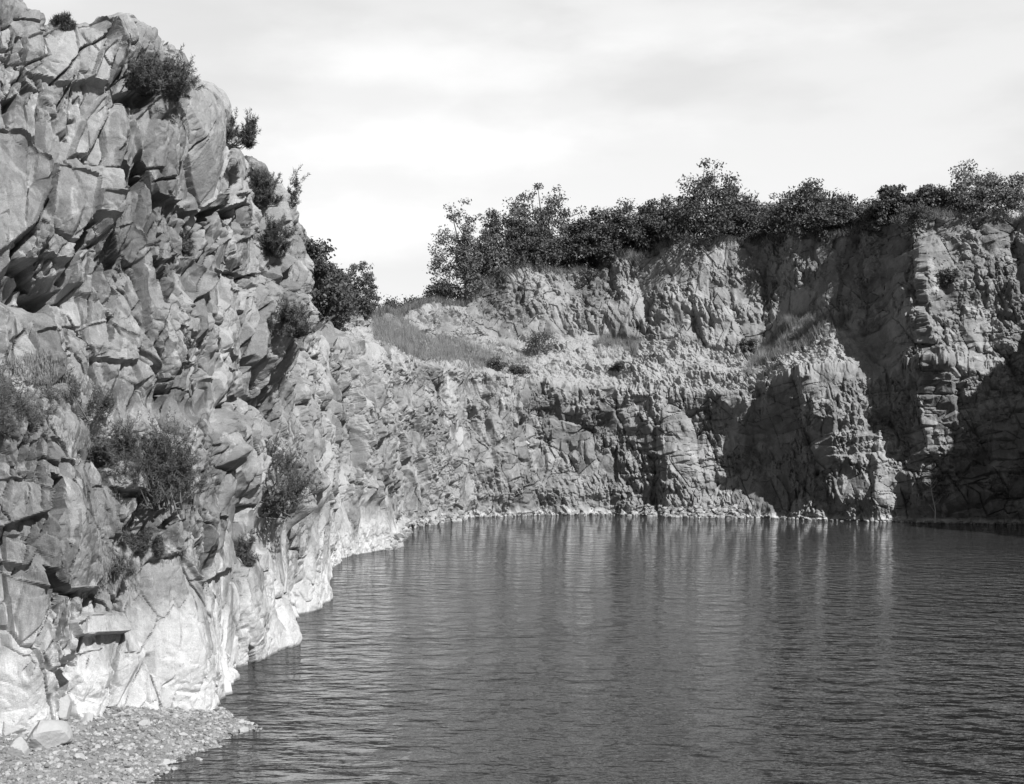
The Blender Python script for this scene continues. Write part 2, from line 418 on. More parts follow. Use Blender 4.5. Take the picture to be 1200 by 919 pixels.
def rock_material(name, lo, hi, scale=1.0, bleach_v=.78, soil_v=.36, white=.0):
    m, nt, out = new_mat(name); q = NB(nt)
    geo = q.n('ShaderNodeNewGeometry'); pos = geo.outputs['Position']
    n1 = q.noise(pos, .35 / scale, 5, .6)
    n2 = q.noise(pos, 2.2 / scale, 6, .65)
    n3 = q.noise(pos, 14 / scale, 5, .75)
    n4 = q.noise(pos, 45 / scale, 3, .7)
    streak = q.noise(q.mapping(pos, (1.6 / scale, 1.6 / scale, .16 / scale)), 1.0, 5, .65)
    v = q.math('ADD', q.math('MULTIPLY', n1, .30), q.math('MULTIPLY', n2, .30))
    v = q.math('ADD', v, q.math('MULTIPLY', q.attr('tone'), .40))
    v = q.math('ADD', v, q.math('MULTIPLY', n3, .16))
    v = q.ramp(v, .34, .82)
    base = q.mix(v, lo, hi)
    # dark weather stains and pale mineral streaks with their own outlines
    base = q.mix(q.math('MULTIPLY', q.ramp(streak, .56, .70), .45), base, lo * .55)
    base = q.mix(q.math('MULTIPLY', q.ramp(q.noise(q.mapping(pos, (1, 1, .35)), 1.3 / scale, 6, .7), .58, .68), .45 + white), base, hi * 1.45)
    base = q.mix(q.attr('soil'), base, q.mix(n2, soil_v * .65, soil_v * 1.3))
    bl = q.math('ADD', q.attr('bleach'), q.math('MULTIPLY', q.math('SUBTRACT', streak, .5), 1.9))
    base = q.mix(q.ramp(bl, .15, 1.05), base, q.mix(n2, bleach_v * .82, bleach_v * 1.08))
    # darker speckle
    base = q.mix(q.math('MULTIPLY', q.ramp(n3, .58, .68), .5), base, lo * .75)
    base = q.math('MULTIPLY', base, q.mix(q.ramp(n4, .3, .7), .86, 1.12))
    spz = q.n('ShaderNodeSeparateXYZ'); q.link(pos, spz.inputs[0])
    wet = q.ramp(q.math('ADD', spz.outputs[2], q.math('MULTIPLY', n3, .08)), .13, .06)
    base = q.mix(wet, base, q.math('MULTIPLY', base, .38))
    bs = q.n('ShaderNodeBsdfPrincipled')
    q.link(base, bs.inputs['Base Color'])
    bs.inputs['Roughness'].default_value = .9; bs.inputs['Specular IOR Level'].default_value = .2
    bump = q.n('ShaderNodeBump'); bump.inputs['Strength'].default_value = .6; bump.inputs['Distance'].default_value = .04 * scale
    hgt = q.math('ADD', q.math('MULTIPLY', q.noise(pos, 9 / scale, 8, .78), 1.3), q.math('MULTIPLY', n2, .4))
    vo = q.n('ShaderNodeTexVoronoi'); vo.inputs['Scale'].default_value = 6.5 / scale; q.link(q.mapping(pos, (1, 1, .6)), vo.inputs['Vector'])
    vob = q.n('ShaderNodeRGBToBW'); q.link(vo.outputs['Color'], vob.inputs[0])
    hgt = q.math('ADD', hgt, q.math('MULTIPLY', vob.outputs[0], .55))
    q.link(hgt, bump.inputs['Height']); q.link(bump.outputs[0], bs.inputs['Normal'])
    q.link(bs.outputs[0], out.inputs[0])
    return m
ROCK_NEAR = rock_material('near rock', .10, .38, 1.0, .56)
ROCK_SIDE = rock_material('side rock', .12, .38, 1.5, .52)
ROCK_BACK = rock_material('back rock', .11, .35, 2.2, .50, .33)

def leaf_material(name, lo, hi, trans=.25):
    m, nt, out = new_mat(name); q = NB(nt)
    geo = q.n('ShaderNodeNewGeometry')
    v = q.mix(q.ramp(q.noise(geo.outputs['Position'], 1.2, 3), .35, .65), 0.0, .5)
    v = q.math('ADD', v, q.math('MULTIPLY', geo.outputs['Random Per Island'], .35))
    c = q.mix(v, lo, hi)
    bs = q.n('ShaderNodeBsdfPrincipled'); q.link(c, bs.inputs['Base Color'])
    bs.inputs['Roughness'].default_value = .7; bs.inputs['Specular IOR Level'].default_value = .12
    tr = q.n('ShaderNodeBsdfTranslucent'); q.link(c, tr.inputs['Color'])
    mx = q.n('ShaderNodeMixShader'); mx.inputs[0].default_value = trans
    q.link(bs.outputs[0], mx.inputs[1]); q.link(tr.outputs[0], mx.inputs[2]); q.link(mx.outputs[0], out.inputs[0])
    return m
LEAF_DARK = leaf_material('dark leaves', .06, .20)
LEAF_PALE = leaf_material('pale leaves', .10, .28)
GORSE = leaf_material('gorse needles', .06, .19)
GRASS_M = leaf_material('dry grass', .15, .44, .3)
TWIG_M = leaf_material('pale twig', .42, .6, 0)
BARK = leaf_material('bark', .08, .16, 0)

def stone_material():
    m, nt, out = new_mat('loose stone'); q = NB(nt)
    geo = q.n('ShaderNodeNewGeometry'); pos = geo.outputs['Position']
    v = q.math('ADD', q.math('MULTIPLY', geo.outputs['Random Per Island'], .55), q.math('MULTIPLY', q.noise(pos, 6, 5, .65), .6))
    c = q.mix(q.ramp(v, .2, .95), .15, .40)
    bs = q.n('ShaderNodeBsdfPrincipled'); q.link(c, bs.inputs['Base Color']); bs.inputs['Roughness'].default_value = .9
    bs.inputs['Specular IOR Level'].default_value = .2
    b = q.n('ShaderNodeBump'); b.inputs['Strength'].default_value = .4; b.inputs['Distance'].default_value = .03
    q.link(q.noise(pos, 25, 5, .7), b.inputs['Height']); q.link(b.outputs[0], bs.inputs['Normal'])
    q.link(bs.outputs[0], out.inputs[0]); return m
STONE = stone_material()

# ------------------------------------------------------------------ wall objects
cuts = [0, int(np.searchsorted(S1, sA)), int(np.searchsorted(S1, sC)), int(np.searchsorted(S1, sD)), NC - 1]
names = [('near_cliff', ROCK_NEAR), ('side_cliff', ROCK_SIDE), ('back_cliff', ROCK_BACK), ('right_cliff', ROCK_BACK)]
flipf = flip > 0
for k, (nm, mt) in enumerate(names):
    c0, c1 = cuts[k], cuts[k + 1] + 1
    sub = P[c0:c1]
    me = mesh_from(nm, sub, grid_faces(c1 - c0, NR, not flipf), mt,
                   attrs={'tone': tone[c0:c1], 'bleach': bleach[c0:c1], 'soil': soil[c0:c1]})
    obj(nm, me, kind='structure')
# the land behind the rim, running out to the horizon
step = np.unique(np.r_[np.arange(0, NC, 12), NC - 1])
rim = P[step, -1]; ww = np.stack([wx, wy], 1)[step]
offs = [0, 2, 5, 9, 15, 25, 45, 90, 200, 600, 2500]
land = np.empty((len(step), len(offs), 3))
for k, o in enumerate(offs):
    land[:, k, 0] = rim[:, 0] - ww[:, 0] * o; land[:, k, 1] = rim[:, 1] - ww[:, 1] * o
    nz = (fbm(land[:, k, 0] / 6, land[:, k, 1] / 6, 81, 3) - .5)
    land[:, k, 2] = rim[:, 2] + min(o, 12) * .05 + nz * min(o, 6) * .22 - (0 if o < 40 else min(8, (o - 40) * .05))

def soil_mat(name, lo, hi):
    m, nt, out = new_mat(name); q = NB(nt)
    geo = q.n('ShaderNodeNewGeometry'); pos = geo.outputs['Position']
    c = q.mix(q.ramp(q.noise(pos, 1.5, 7, .65), .3, .7), lo, hi)
    c = q.mix(q.math('MULTIPLY', q.ramp(q.noise(pos, 30, 4, .7), .5, .66), .5), c, lo * .8)
    bs = q.n('ShaderNodeBsdfPrincipled'); q.link(c, bs.inputs['Base Color']); bs.inputs['Roughness'].default_value = .95
    bs.inputs['Specular IOR Level'].default_value = .1
    b = q.n('ShaderNodeBump'); b.inputs['Distance'].default_value = .06; q.link(q.noise(pos, 14, 6, .7), b.inputs['Height'])
    q.link(b.outputs[0], bs.inputs['Normal']); q.link(bs.outputs[0], out.inputs[0]); return m
EARTH = soil_mat('rim earth', .12, .26)
GRIT = soil_mat('grit', .19, .36)
me = mesh_from('land', land, grid_faces(len(step), len(offs), not flipf), EARTH, True)
obj('ground', me, kind='structure')

# ------------------------------------------------------------------ water
def water_material():
    m, nt, out = new_mat('water'); q = NB(nt)
    geo = q.n('ShaderNodeNewGeometry'); pos = geo.outputs['Position']
    w1 = q.noise(q.mapping(pos, (.65, 1.3, 1), .12), 2.4, 2, .5)
    w2 = q.noise(q.mapping(pos, (.8, 1.3, 1), -.2), 6.0, 2, .5)
    w0 = q.noise(q.mapping(pos, (.9, 1.0, 1), .4), 1.0, 1, .5)
    w3 = q.noise(q.mapping(pos, (.05, .11, 1)), 1.0, 2, .5)
    h = q.math('ADD', q.math('MULTIPLY', w1, .95), q.math('MULTIPLY', w2, .30))
    h = q.math('ADD', h, q.math('MULTIPLY', w0, 2.4))
    gust = q.mix(q.ramp(w3, .35, .65), .75, 1.25)
    h = q.math('MULTIPLY', h, gust)
    b = q.n('ShaderNodeBump'); b.inputs['Strength'].default_value = 1; b.inputs['Distance'].default_value = .18
    q.link(h, b.inputs['Height'])
    bs = q.n('ShaderNodeBsdfPrincipled'); bs.inputs['Base Color'].default_value = (.028, .028, .028, 1)
    bs.inputs['Roughness'].default_value = .03; bs.inputs['IOR'].default_value = 1.333
    q.link(b.outputs[0], bs.inputs['Normal']); q.link(bs.outputs[0], out.inputs[0]); return m
wv = np.array([(-26, -8, 0), (75, -8, 0), (75, 150, 0), (-26, 150, 0)], float)
obj('water', mesh_from('water', wv, np.array([[0, 1, 2, 3]]), water_material()), kind='structure')

# ------------------------------------------------------------------ gravel spit and near bank
edge = np.array([(-9.0, 33.), (-6.6, 29.6), (-6.0, 28.3), (-5.75, 27.6), (-6.1, 26.6), (-6.5, 24.9), (-6.75, 23.2), (-6.6, 21.), (-5.2, 16.5), (-2., 12.5), (4., 10.), (14., 8.), (40., 6.), (75., 5.)])
gx = np.arange(-16, 20, .09); gy = np.r_[np.arange(-14, 18, .5), np.arange(18, 31.5, .09)]
GX, GY = np.meshgrid(gx, gy, indexing='ij')
poly = np.vstack([edge, [(75, -20), (-40, -20), (-40, 33)]])
def in_poly(poly, x, y):
    ins = np.zeros(x.shape, bool); n = len(poly)
    for k in range(n):
        x1, y1 = poly[k]; x2, y2 = poly[(k + 1) % n]
        c = ((y1 > y) != (y2 > y)) & (x < (x2 - x1) * (y - y1) / (y2 - y1 + 1e-12) + x1)
        ins ^= c
    return ins
def shore_z(X, Y):
    d = seg_dist([tuple(e) for e in edge], X, Y) * np.where(in_poly(poly, X, Y), 1, -1)
    d = d + (fbm(X * 1.2, Y * 1.2, 91, 3) - .5) * .7
    z = np.where(d > 0, .20 * np.minimum(d, 1.5) + .10 * np.clip(d - 1.5, 0, 3) + .3 * np.clip(d - 4.5, 0, 1e9), d * .5)
    z = np.minimum(z, 4.35) + (fbm(X * 2.5, Y * 2.5, 95, 3) - .5) * .16
    # stays under the view: a bank that climbs to the viewer's feet
    return np.maximum(z, -1.5)
GZ = shore_z(GX, GY)
obj('shore', mesh_from('shore', np.stack([GX, GY, GZ], -1), grid_faces(len(gx), len(gy), False), GRIT, True), kind='structure')

# ------------------------------------------------------------------ placing things on the finished surfaces
FP = P.reshape(-1, 3).astype(F32); FS = S.ravel()
FX, FY = project(FP)
def at(px, py, rad=3.0, smin=-1, smax=1e9, back=False):
    m = (np.abs(FX - px) < rad) & (np.abs(FY - py) < rad) & (FS >= smin) & (FS <= smax)
    idx = np.nonzero(m)[0]
    if len(idx) == 0:
        return at(px, py, rad * 2, smin, smax) if rad < 60 else np.array([0, 100, 0.])
    k = idx[np.argmin(FP[idx, 1])]
    return FP[k].astype(float)

# ------------------------------------------------------------------ plants
def tube(pts, rad, n=6):
    pts = np.asarray(pts, float); m = len(pts)
    V = []; 
    for k in range(m):
        t = pts[min(k + 1, m - 1)] - pts[max(k - 1, 0)]; t /= np.linalg.norm(t) + 1e-9
        u = np.cross(t, [.3, .2, .93] if abs(t[2]) < .9 else [1, 0, 0]); u /= np.linalg.norm(u) + 1e-9
        v = np.cross(t, u); a = np.arange(n) * 2 * math.pi / n
        V.append(pts[k] + rad[k] * (np.cos(a)[:, None] * u + np.sin(a)[:, None] * v))
    V = np.vstack(V); F = []
    for k in range(m - 1):
        for j in range(n):
            F.append((k * n + j, k * n + (j + 1) % n, (k + 1) * n + (j + 1) % n, (k + 1) * n + j))
    return V, np.array(F)
def merge(parts):
    V = []; F = []; o = 0
    for v, f in parts: V.append(v); F.append(f + o); o += len(v)
    return np.vstack(V), np.vstack(F)
def unit(n, r):
    v = r.normal(size=(n, 3)); return v / np.linalg.norm(v, axis=1, keepdims=True)
def leaves(C, size, r, aspect=.55, updir=.5, outd=None):
    n = len(C)
    a = unit(n, r); a[:, 2] += .15; a /= np.linalg.norm(a, axis=1, keepdims=True)
    nn = unit(n, r) * (1 if outd is None else .7) + np.array([0, 0, updir]) + (0 if outd is None else outd); b = np.cross(nn, a); b /= np.linalg.norm(b, axis=1, keepdims=True) + 1e-9
    s = (size * r.uniform(.6, 1.4, n))[:, None]
    V = np.stack([C - a * s * .5, C + b * s * aspect * .5, C + a * s * .5, C - b * s * aspect * .5], 1).reshape(-1, 3)
    return V, np.arange(4 * n).reshape(n, 4)
def spikes(base, dirs, length, width, r):
    n = len(base); side = np.cross(dirs, unit(n, r)); side /= np.linalg.norm(side, axis=1, keepdims=True) + 1e-9
    V = np.stack([base - side * width[:, None] * .5, base + side * width[:, None] * .5, base + dirs * length[:, None]], 1).reshape(-1, 3)
    return V, np.arange(3 * n).reshape(n, 3)
def empty(name, loc, **props):
    o = bpy.data.objects.new(name, None); COL.objects.link(o); o.location = loc; o.empty_display_size = .2
    for k, v in props.items(): o[k] = v
    return o

def tree(loc, H, Wd, seed, label, leafmat, name='tree', cat='tree', group=None, leaf=.24, nclu=70, per=75, low=.18, lean=0., spread=.15):
    r = np.random.default_rng(seed)
    pr = dict(label=label, category=cat)
    if group: pr['group'] = group
    root = empty(name, loc, **pr)
    hub = np.array([lean * H * .3, 0, H * .42])
    # clump centres fill an uneven crown
    cl = []
    k1, k2, ph1, ph2 = r.integers(2, 5), r.integers(4, 8), r.uniform(0, 6, 2), r.uniform(0, 6, 2)
    while len(cl) < nclu:
        rho = math.sqrt(r.random()); fi = r.uniform(0, 6.283)
        bump_ = 1 + .13 * math.sin(k1 * fi + ph1[0] + 2 * rho) + .07 * math.sin(k2 * fi + ph2[0] + 5 * rho)
        zm = H * (1 - .62 * rho ** 2.2) * bump_ * .9
        z = low * H + (zm - low * H) * r.random() ** .55
        cl.append(np.array([math.cos(fi) * rho * Wd * .5 * bump_ + lean * z, math.sin(fi) * rho * Wd * .5 * bump_, z]))
    cl = np.array(cl)
    parts = [tube([(0, 0, -.6), (0, 0, 0), hub * .6 + r.normal(0, .08, 3), hub], [H * .035, H * .03, H * .022, H * .016])]
    for k in r.permutation(len(cl))[:26]:
        mid = (hub + cl[k]) / 2 + r.normal(0, .05 * H, 3)
        st = hub * r.uniform(.35, 1)
        parts.append(tube([st, mid, cl[k]], [H * .011, H * .007, H * .002], 4))
    V, F = merge(parts)
    obj('trunk', mesh_from('trunk', V, F, BARK), root)
    C = []; O = []
    for p in cl:
        n = int(per * r.uniform(.4, 1.5)); rr = Wd * spread * r.uniform(.45, 1.1)
        o = unit(n, r) * (r.random((n, 1)) ** .45)
        C.append(p + o * np.array([rr, rr, rr * .62])); O.append(o)
    V, F = leaves(np.vstack(C), leaf, r, .6, .9, np.vstack(O))
    obj('crown', mesh_from('crown', V, F, leafmat), root)
    return root

def gorse(loc, H, Wd, seed, label, name='gorse_bush', group=None, nst=170, needles=60, nl=.11, nw=.014, out=(0, 0, 0), mat=None, cat='bush'):
    r = np.random.default_rng(seed)
    pr = dict(label=label, category=cat)
    if group: pr['group'] = group
    root = empty(name, loc, **pr)
    stems = []; NBs = []; ND = []
    out = np.array(out, float)
    ncl = max(6, nst // 5)
    lob = [(r.uniform(-.3, .3) * Wd, r.uniform(-.25, .25) * Wd, r.uniform(.0, .46) * H, r.uniform(.24, .42)) for _ in range(5)]
    for c in range(ncl):
        lx, ly, lz, lr = lob[r.integers(5)]
        e = unit(1, r)[0] * r.uniform(.45, 1.0)
        cen = np.array([lx + e[0] * lr * Wd, ly + e[1] * lr * Wd, max(.06 * H, lz + e[2] * lr * H)]) + out * r.uniform(.1, .5)
        root_ = np.array([r.normal(0, .12) * Wd, r.normal(0, .12) * Wd, 0])
        mid = (root_ + cen) * .5 + r.normal(0, .06, 3) * H
        stems.append(tube([root_, mid, cen], [.014 * H, .009 * H, .004 * H], 4))
        for k in range(7):
            d = unit(1, r)[0] * .7 + np.array([0, 0, .75]) + e * .5
            L = H * r.uniform(.16, .34)
            t = np.linspace(0, 1, 5)[:, None]
            pts = cen + r.normal(0, .07, 3) * Wd * .6 + d * L * t + r.normal(0, .012, (5, 3)) * t
            if k < 3: stems.append(tube(pts[[0, 2, 4]], [.005 * H, .003 * H, .001 * H], 3))
            tt = r.uniform(0, 4, needles); i = np.minimum(tt.astype(int), 3); f = (tt - i)[:, None]
            NBs.append(pts[i] * (1 - f) + pts[i + 1] * f + r.normal(0, .02, (needles, 3)))
            ND.append(d * .45 + unit(needles, r) * .9)
    V, F = merge(stems)
    obj('stems', mesh_from('stems', V, F, BARK), root)
    b = np.vstack(NBs); d = np.vstack(ND); d /= np.linalg.norm(d, axis=1, keepdims=True)
    V, F = spikes(b, d, nl * r.uniform(.6, 1.4, len(b)), nw * r.uniform(.7, 1.4, len(b)), r)
    obj('foliage', mesh_from('foliage', V, F, mat or GORSE), root)
    return root

def shrub(loc, H, Wd, seed, label, mat, name='shrub', group=None, n=2600, leaf=.16, cat='bush'):
    r = np.random.default_rng(seed)
    pr = dict(label=label, category=cat)
    if group: pr['group'] = group
    root = empty(name, loc, **pr)
    cl = np.array([np.array([r.normal(0, .26) * Wd, r.normal(0, .22) * Wd, H * r.uniform(.15, .85)]) for _ in range(26)])
    parts = [tube([(0, 0, -.3), c * .5 + r.normal(0, .05, 3), c], [.03 * H, .02 * H, .006 * H], 4) for c in cl[:12]]
    V, F = merge(parts); obj('stems', mesh_from('stems', V, F, BARK), root)
    C = np.vstack([c + r.normal(0, 1, (n // 26, 3)) * np.array([Wd, Wd, H * .8]) * .1 for c in cl])
    V, F = leaves(C, leaf, r, .6, .5)
    obj('foliage', mesh_from('foliage', V, F, mat), root)
    return root

# gorse on the near cliff: (px, py of foot, height m, width m, label, out)
G = 'gorse bushes on the near cliff'
NEARB = [
    (172, 100, 1.15, 2.3, 'broad dark gorse bush crowning the notch at the top of the near cliff', 300),
    (283, 158, 1.0, 1.3, 'spiky gorse bush hanging off the sloping skyline of the near cliff', 100),
    (318, 235, 1.3, 1.6, 'gorse bush on the lower skyline of the near cliff, above the side wall', 100),
    (76, 28, .35, .5, 'tiny sprig of gorse alone on the topmost rock of the near cliff', 40),
    (8, 500, 1.6, 1.6, 'dense dark bush cut by the left edge of the photo on the ledge', 190),
    (92, 482, 1.2, 2.0, 'wide wispy bush on the ledge beside the dense dark bush', 130),
    (130, 540, 1.3, .9, 'thin pale-stemmed bush over the rounded boulder of the ledge', 60),
    (202, 590, 2.0, 1.8, 'large dark gorse bush growing in the gully right of the rounded boulder', 200),
    (314, 600, 2.6, 3.4, 'tall dark gorse bush low on the cliff nearest the water corner', 200),
    (178, 640, .5, .9, 'low tuft of weeds under the gully bush above the pale slab', 60),
    (225, 795, .0, .0, '', 0),
    (222, 400, .8, 1.1, 'small weedy bush below the dark leaning slab halfway up the cliff', 60),
    (220, 290, .7, .9, 'small bush in the crack above the dark leaning slab', 60),
    (150, 672, .5, .8, 'scrubby weed clump on the small shelf left of the pale slab', 50),
    (286, 655, .9, .7, 'narrow weed clump in the joint between the two pale waterside slabs', 50),
    (338, 385, 1.2, 1.3, 'ragged gorse bush at the cliff shoulder where the side wall begins', 110),
    (325, 300, 1.3, 1.2, 'gorse bush midway down the cliff shoulder under the skyline bush', 80),
]
for k, (px, py, h, w, lab, ns) in enumerate(NEARB):
    if ns == 0: continue
    p = at(px, py, 4, 0, SK[8])
    sc_ = p[1] / 27.
    gorse(p + np.array([-.12 * w, .1 * w, -.12]), h * 1.05, w * 1.0, 300 + k, lab, group=G, nst=int(ns * 1.3), needles=62, nl=.085 * sc_ ** .5, nw=.014 * sc_, out=(.08 * w, -.2 * w, 0))

# shrubs and trees over the side wall
SIDEB = [
    (362, 318, 1.8, 2.4, 'leafy dark shrub at the top of the side wall beside the near cliff'),
    (384, 328, 1.8, 2.4, 'rounded shrub in the thicket on the side wall, second from the near cliff'),
    (405, 330, 1.8, 2.4, 'shrub in the side wall thicket just left of the leaning tree'),
    (372, 368, 1.9, 2.4, 'low dark shrub hanging under the thicket of the side wall'),
    (396, 380, 1.7, 2.4, 'dark hanging shrub low on the side wall below the leaning tree'),
    (390, 352, 1.6, 2.2, 'shrub in the middle of the side wall thicket'),
    (418, 362, 1.9, 2.2, 'shrub at the foot of the leaning tree beside the grassy saddle'),
]
for k, (px, py, h, w, lab) in enumerate(SIDEB):
    p = at(px, py, 4, SK[7], SK[12])
    shrub(p - np.array([0, 0, .3]), h, w, 400 + k, lab, LEAF_DARK, group='shrubs on the side wall', n=3600, leaf=.17)
def top_at(px, extra, smin, smax):
    """a point on the land just behind the rim, seen at photo column px"""
    c = np.nonzero((S1 > smin) & (S1 < smax))[0]
    R = P[c, -1] - np.stack([wx[c], wy[c], 0 * c], 1) * extra
    x = CX + R[:, 0] / R[:, 1] * FPX
    k = np.argmin(np.abs(x - px))
    return R[k].copy()
p = at(432, 368, 5, SK[8], SK[12]); tree(p - np.array([1.2, 0, .3]), (p[1] / FPX) * 66, (p[1] / FPX) * 54, 501, 'dark tree leaning out from the side wall over the grassy saddle', LEAF_DARK, lean=.12, leaf=.19, nclu=170, per=80, low=-.05)
for k, (px, py, Y, hpx, wpx, lab) in enumerate([
        (468, 378, 150, 34, 46, 'low dark bush at the back of the grassy saddle, left of two'),
        (496, 372, 158, 26, 34, 'low dark bush at the back of the grassy saddle, right of two'),
        (521, 352, 150, 20, 36, 'small spreading bush at the foot of the pale tree on the back rim')]):
    loc = np.array([(px - CX) / FPX * Y, Y, CAMZ + (HOR - py) / FPX * Y])
    shrub(loc, hpx * Y / FPX, wpx * Y / FPX, 520 + k, lab, LEAF_DARK, group='bushes at the back of the saddle', n=3000, leaf=.26)

# the row of trees along the back rim: (px, top py, width px, tone, label)
RIM = [
    (548, 246, 66, 1, 'airy pale tree at the left end of the row on the back rim'),
    (598, 236, 74, 0, 'dark tree next to the airy pale tree on the back rim'),
    (648, 226, 84, 0, 'broad dark tree over the left part of the back cliff, left of two alike'),
    (692, 236, 70, 0, 'broad dark tree over the left part of the back cliff, right of two alike'),
    (735, 234, 66, 0, 'lower tree in the dip just left of the tallest tree on the back rim'),
    (775, 224, 62, 0, 'dark tree shouldering the left side of the tallest tree'),
    (832, 203, 92, 0, 'tallest tree on the back rim with wide layered crown'),
    (868, 216, 56, 0, 'narrow dark tree shouldering the right side of the tallest tree'),
    (905, 230, 56, 1, 'low paler tree in the dip above the shadowed alcove'),
    (950, 219, 84, 0, 'big round dark tree above the shadowed alcove'),
    (985, 227, 60, 0, 'dark tree at the right shoulder of the big round tree'),
    (1020, 232, 60, 1, 'low pale shrubby tree between the round tree and the grass verge'),
    (1045, 216, 52, 0, 'dark flat-topped tree left of the grass verge'),
    (1082, 217, 58, 0, 'dark tree standing on the grass verge beside the feathery tree'),
    (1110, 224, 44, 1, 'low feathery bush at the left foot of the pale round tree'),
    (1152, 195, 78, 1, 'pale feathery round tree alone at the right end of the rim'),
]
for k, (px, tpy, wpx, tn, lab) in enumerate(RIM):
    p = top_at(px, 1.8 + 1.5 * (k % 3), SK[11], SK[20] + 4)
    m_ = p[1] / FPX
    H = CAMZ + (HOR - tpy) * m_ - p[2] + .3
    p[2] -= .3
    tree(p, max(H, 2.5) * (1.16 if k in (0, 2, 6, 9, 15) else 1.0), wpx * m_ * 1.2, 600 + k * 7, lab, LEAF_PALE if tn else LEAF_DARK, group='trees along the back rim',
         nclu=200 if tn else 220, per=60 if tn else 80, leaf=.28 if tn else .31, low=-.06)
# undergrowth shrubs filling the foot of the row, each its own
for k, px in enumerate([575, 622, 668, 712, 756, 800, 850, 884, 922, 968, 1004]):
    p = top_at(px, 2.4, SK[11], SK[20] + 4)
    m_ = p[1] / FPX
    side = 'left' if px < 700 else ('middle' if px < 870 else 'right')
    labs = ['undergrowth shrub between the pale tree and its dark neighbour on the rim', 'undergrowth shrub under the second dark tree from the left end of the rim',
            'undergrowth shrub between the two broad dark trees', 'undergrowth shrub under the rim trees left of the dip', 'undergrowth shrub in the dip before the tallest tree',
            'undergrowth shrub at the left foot of the tallest tree', 'undergrowth shrub at the right foot of the tallest tree', 'undergrowth shrub overhanging the left edge of the alcove',
            'undergrowth shrub overhanging the middle of the alcove', 'undergrowth shrub under the big round dark tree', 'undergrowth shrub overhanging the dark ravine right of the alcove']
    shrub(p - np.array([0, 0, .5]), 32 * m_, 52 * m_, 800 + k, labs[k], LEAF_DARK, group='undergrowth along the back rim', n=3200, leaf=.26)
# bushes on the bench of the back cliff
for k, (px, py, h, w, lab, mt) in enumerate([
        (627, 408, 2.6, 3.0, 'grey bush standing below the left upper face of the back cliff', LEAF_PALE),
        (582, 428, 1.5, 2.2, 'small dark bush in the grass of the bench, left of three', LEAF_DARK),
        (612, 432, 1.1, 2.4, 'low bush on the bench edge under the grey bush', LEAF_PALE),
        (722, 428, 1.0, 1.8, 'low dark weed under the grass patch in the middle of the bench', LEAF_DARK),
        (880, 405, 1.4, 1.8, 'small shrub at the mouth of the shadowed alcove', LEAF_PALE),
        (1108, 335, 1.6, 1.4, 'sparse shrub growing from the upper right rock face', LEAF_DARK),
        (1065, 268, 2.2, 2.6, 'shrub draped over the rim at the top of the right buttress', LEAF_DARK)]):
    p = at(px, py, 4, SK[11], SK[20] + 4)
    shrub(p - np.array([0, 0, .2]), h, w, 900 + k, lab, mt, group='bushes on the back cliff', n=2000, leaf=.2)
# bare sapling in the shade
p = at(1099, 606, 4, SK[17], SK[20] + 2)
r = np.random.default_rng(5); root = empty('sapling', p + np.array([-.3, -.8, -.2]), label='thin pale bare sapling leaning against the shadowed rock by the water', category='sapling')
parts = [tube([(0, 0, 0), (.05, 0, 1.2), (-.25, 0, 2.6), (-.5, 0, 4.2)], [.06, .05, .035, .015], 5)]
obj('trunk', mesh_from('trunk', *parts[0], TWIG_M), root)
for k in range(9):
    z = r.uniform(.8, 3.8); x = np.interp(z, [0, 1.2, 2.6, 4.2], [0, .05, -.25, -.5])
    e = np.array([x + r.uniform(-.7, .7), r.uniform(-.5, .1), z + r.uniform(.4, 1.2)])
    obj('branch', mesh_from('branch', *tube([(x, 0, z), (np.array([x, 0, z]) + e) / 2 + r.normal(0, .06, 3), e], [.025, .018, .008], 4), TWIG_M), root)

# ------------------------------------------------------------------ grass (uncountable)
def grass_on(name, polys, n, hgt, smin, smax, mat=GRASS_M, width=.02, seed=1):
    r = np.random.default_rng(seed); pick = []
    for poly in polys:
        m = in_poly(np.array(poly, float), FX, FY) & (FS > smin) & (FS < smax)
        pick.append(np.nonzero(m)[0])
    idx = np.concatenate(pick)
    if len(idx) == 0: return
    dens = smooth(.34, .62, fbm(FP[idx, 0] * .55, FP[idx, 1] * .3 + FP[idx, 2] * .5, 9, 3)) + .06
    b = FP[r.choice(idx, n, p=dens / dens.sum())].astype(float) + r.normal(0, .06, (n, 3)) * np.array([1, 1, 0])
    cl = .35 + 1.0 * vnoise(b[:, 0] * .8, b[:, 1] * .8 + b[:, 2], 8)
    d = unit(n, r) * .55; d[:, 2] = np.abs(d[:, 2]) + .9; d[:, 0] -= .12; d /= np.linalg.norm(d, axis=1, keepdims=True)
    V, F = spikes(b - np.array([0, 0, .05]), d, hgt * cl * r.uniform(.5, 1.3, n), np.full(n, width), r)
    obj(name, mesh_from(name, V, F, mat), kind='stuff')
grass_on('grass', [[(435,372),(470,372),(500,395),(545,398),(600,405),(625,428),(545,434),(480,420),(440,400)]], 17000, 1.15, SK[9], SK[13], width=.035, seed=21)
grass_on('grass', [[(695,402),(725,388),(752,398),(745,418),(705,420)]], 2600, 1.1, SK[12], SK[16], width=.04, seed=22)
grass_on('grass', [[(898,405),(925,368),(958,372),(1000,368),(985,392),(930,412),(900,440),(870,440)]], 9000, 1.1, SK[14], SK[18], width=.04, seed=23)
grass_on('weeds', [[(60,495),(120,500),(110,530),(70,520)],[(120,640),(160,625),(165,690),(110,690)],[(165,620),(225,640),(235,665),(170,650)],[(0,420),(60,410),(120,460),(60,470)]], 5500, .22, 0, SK[4], mat=leaf_material('dry weeds', .16, .34), width=.012, seed=24)
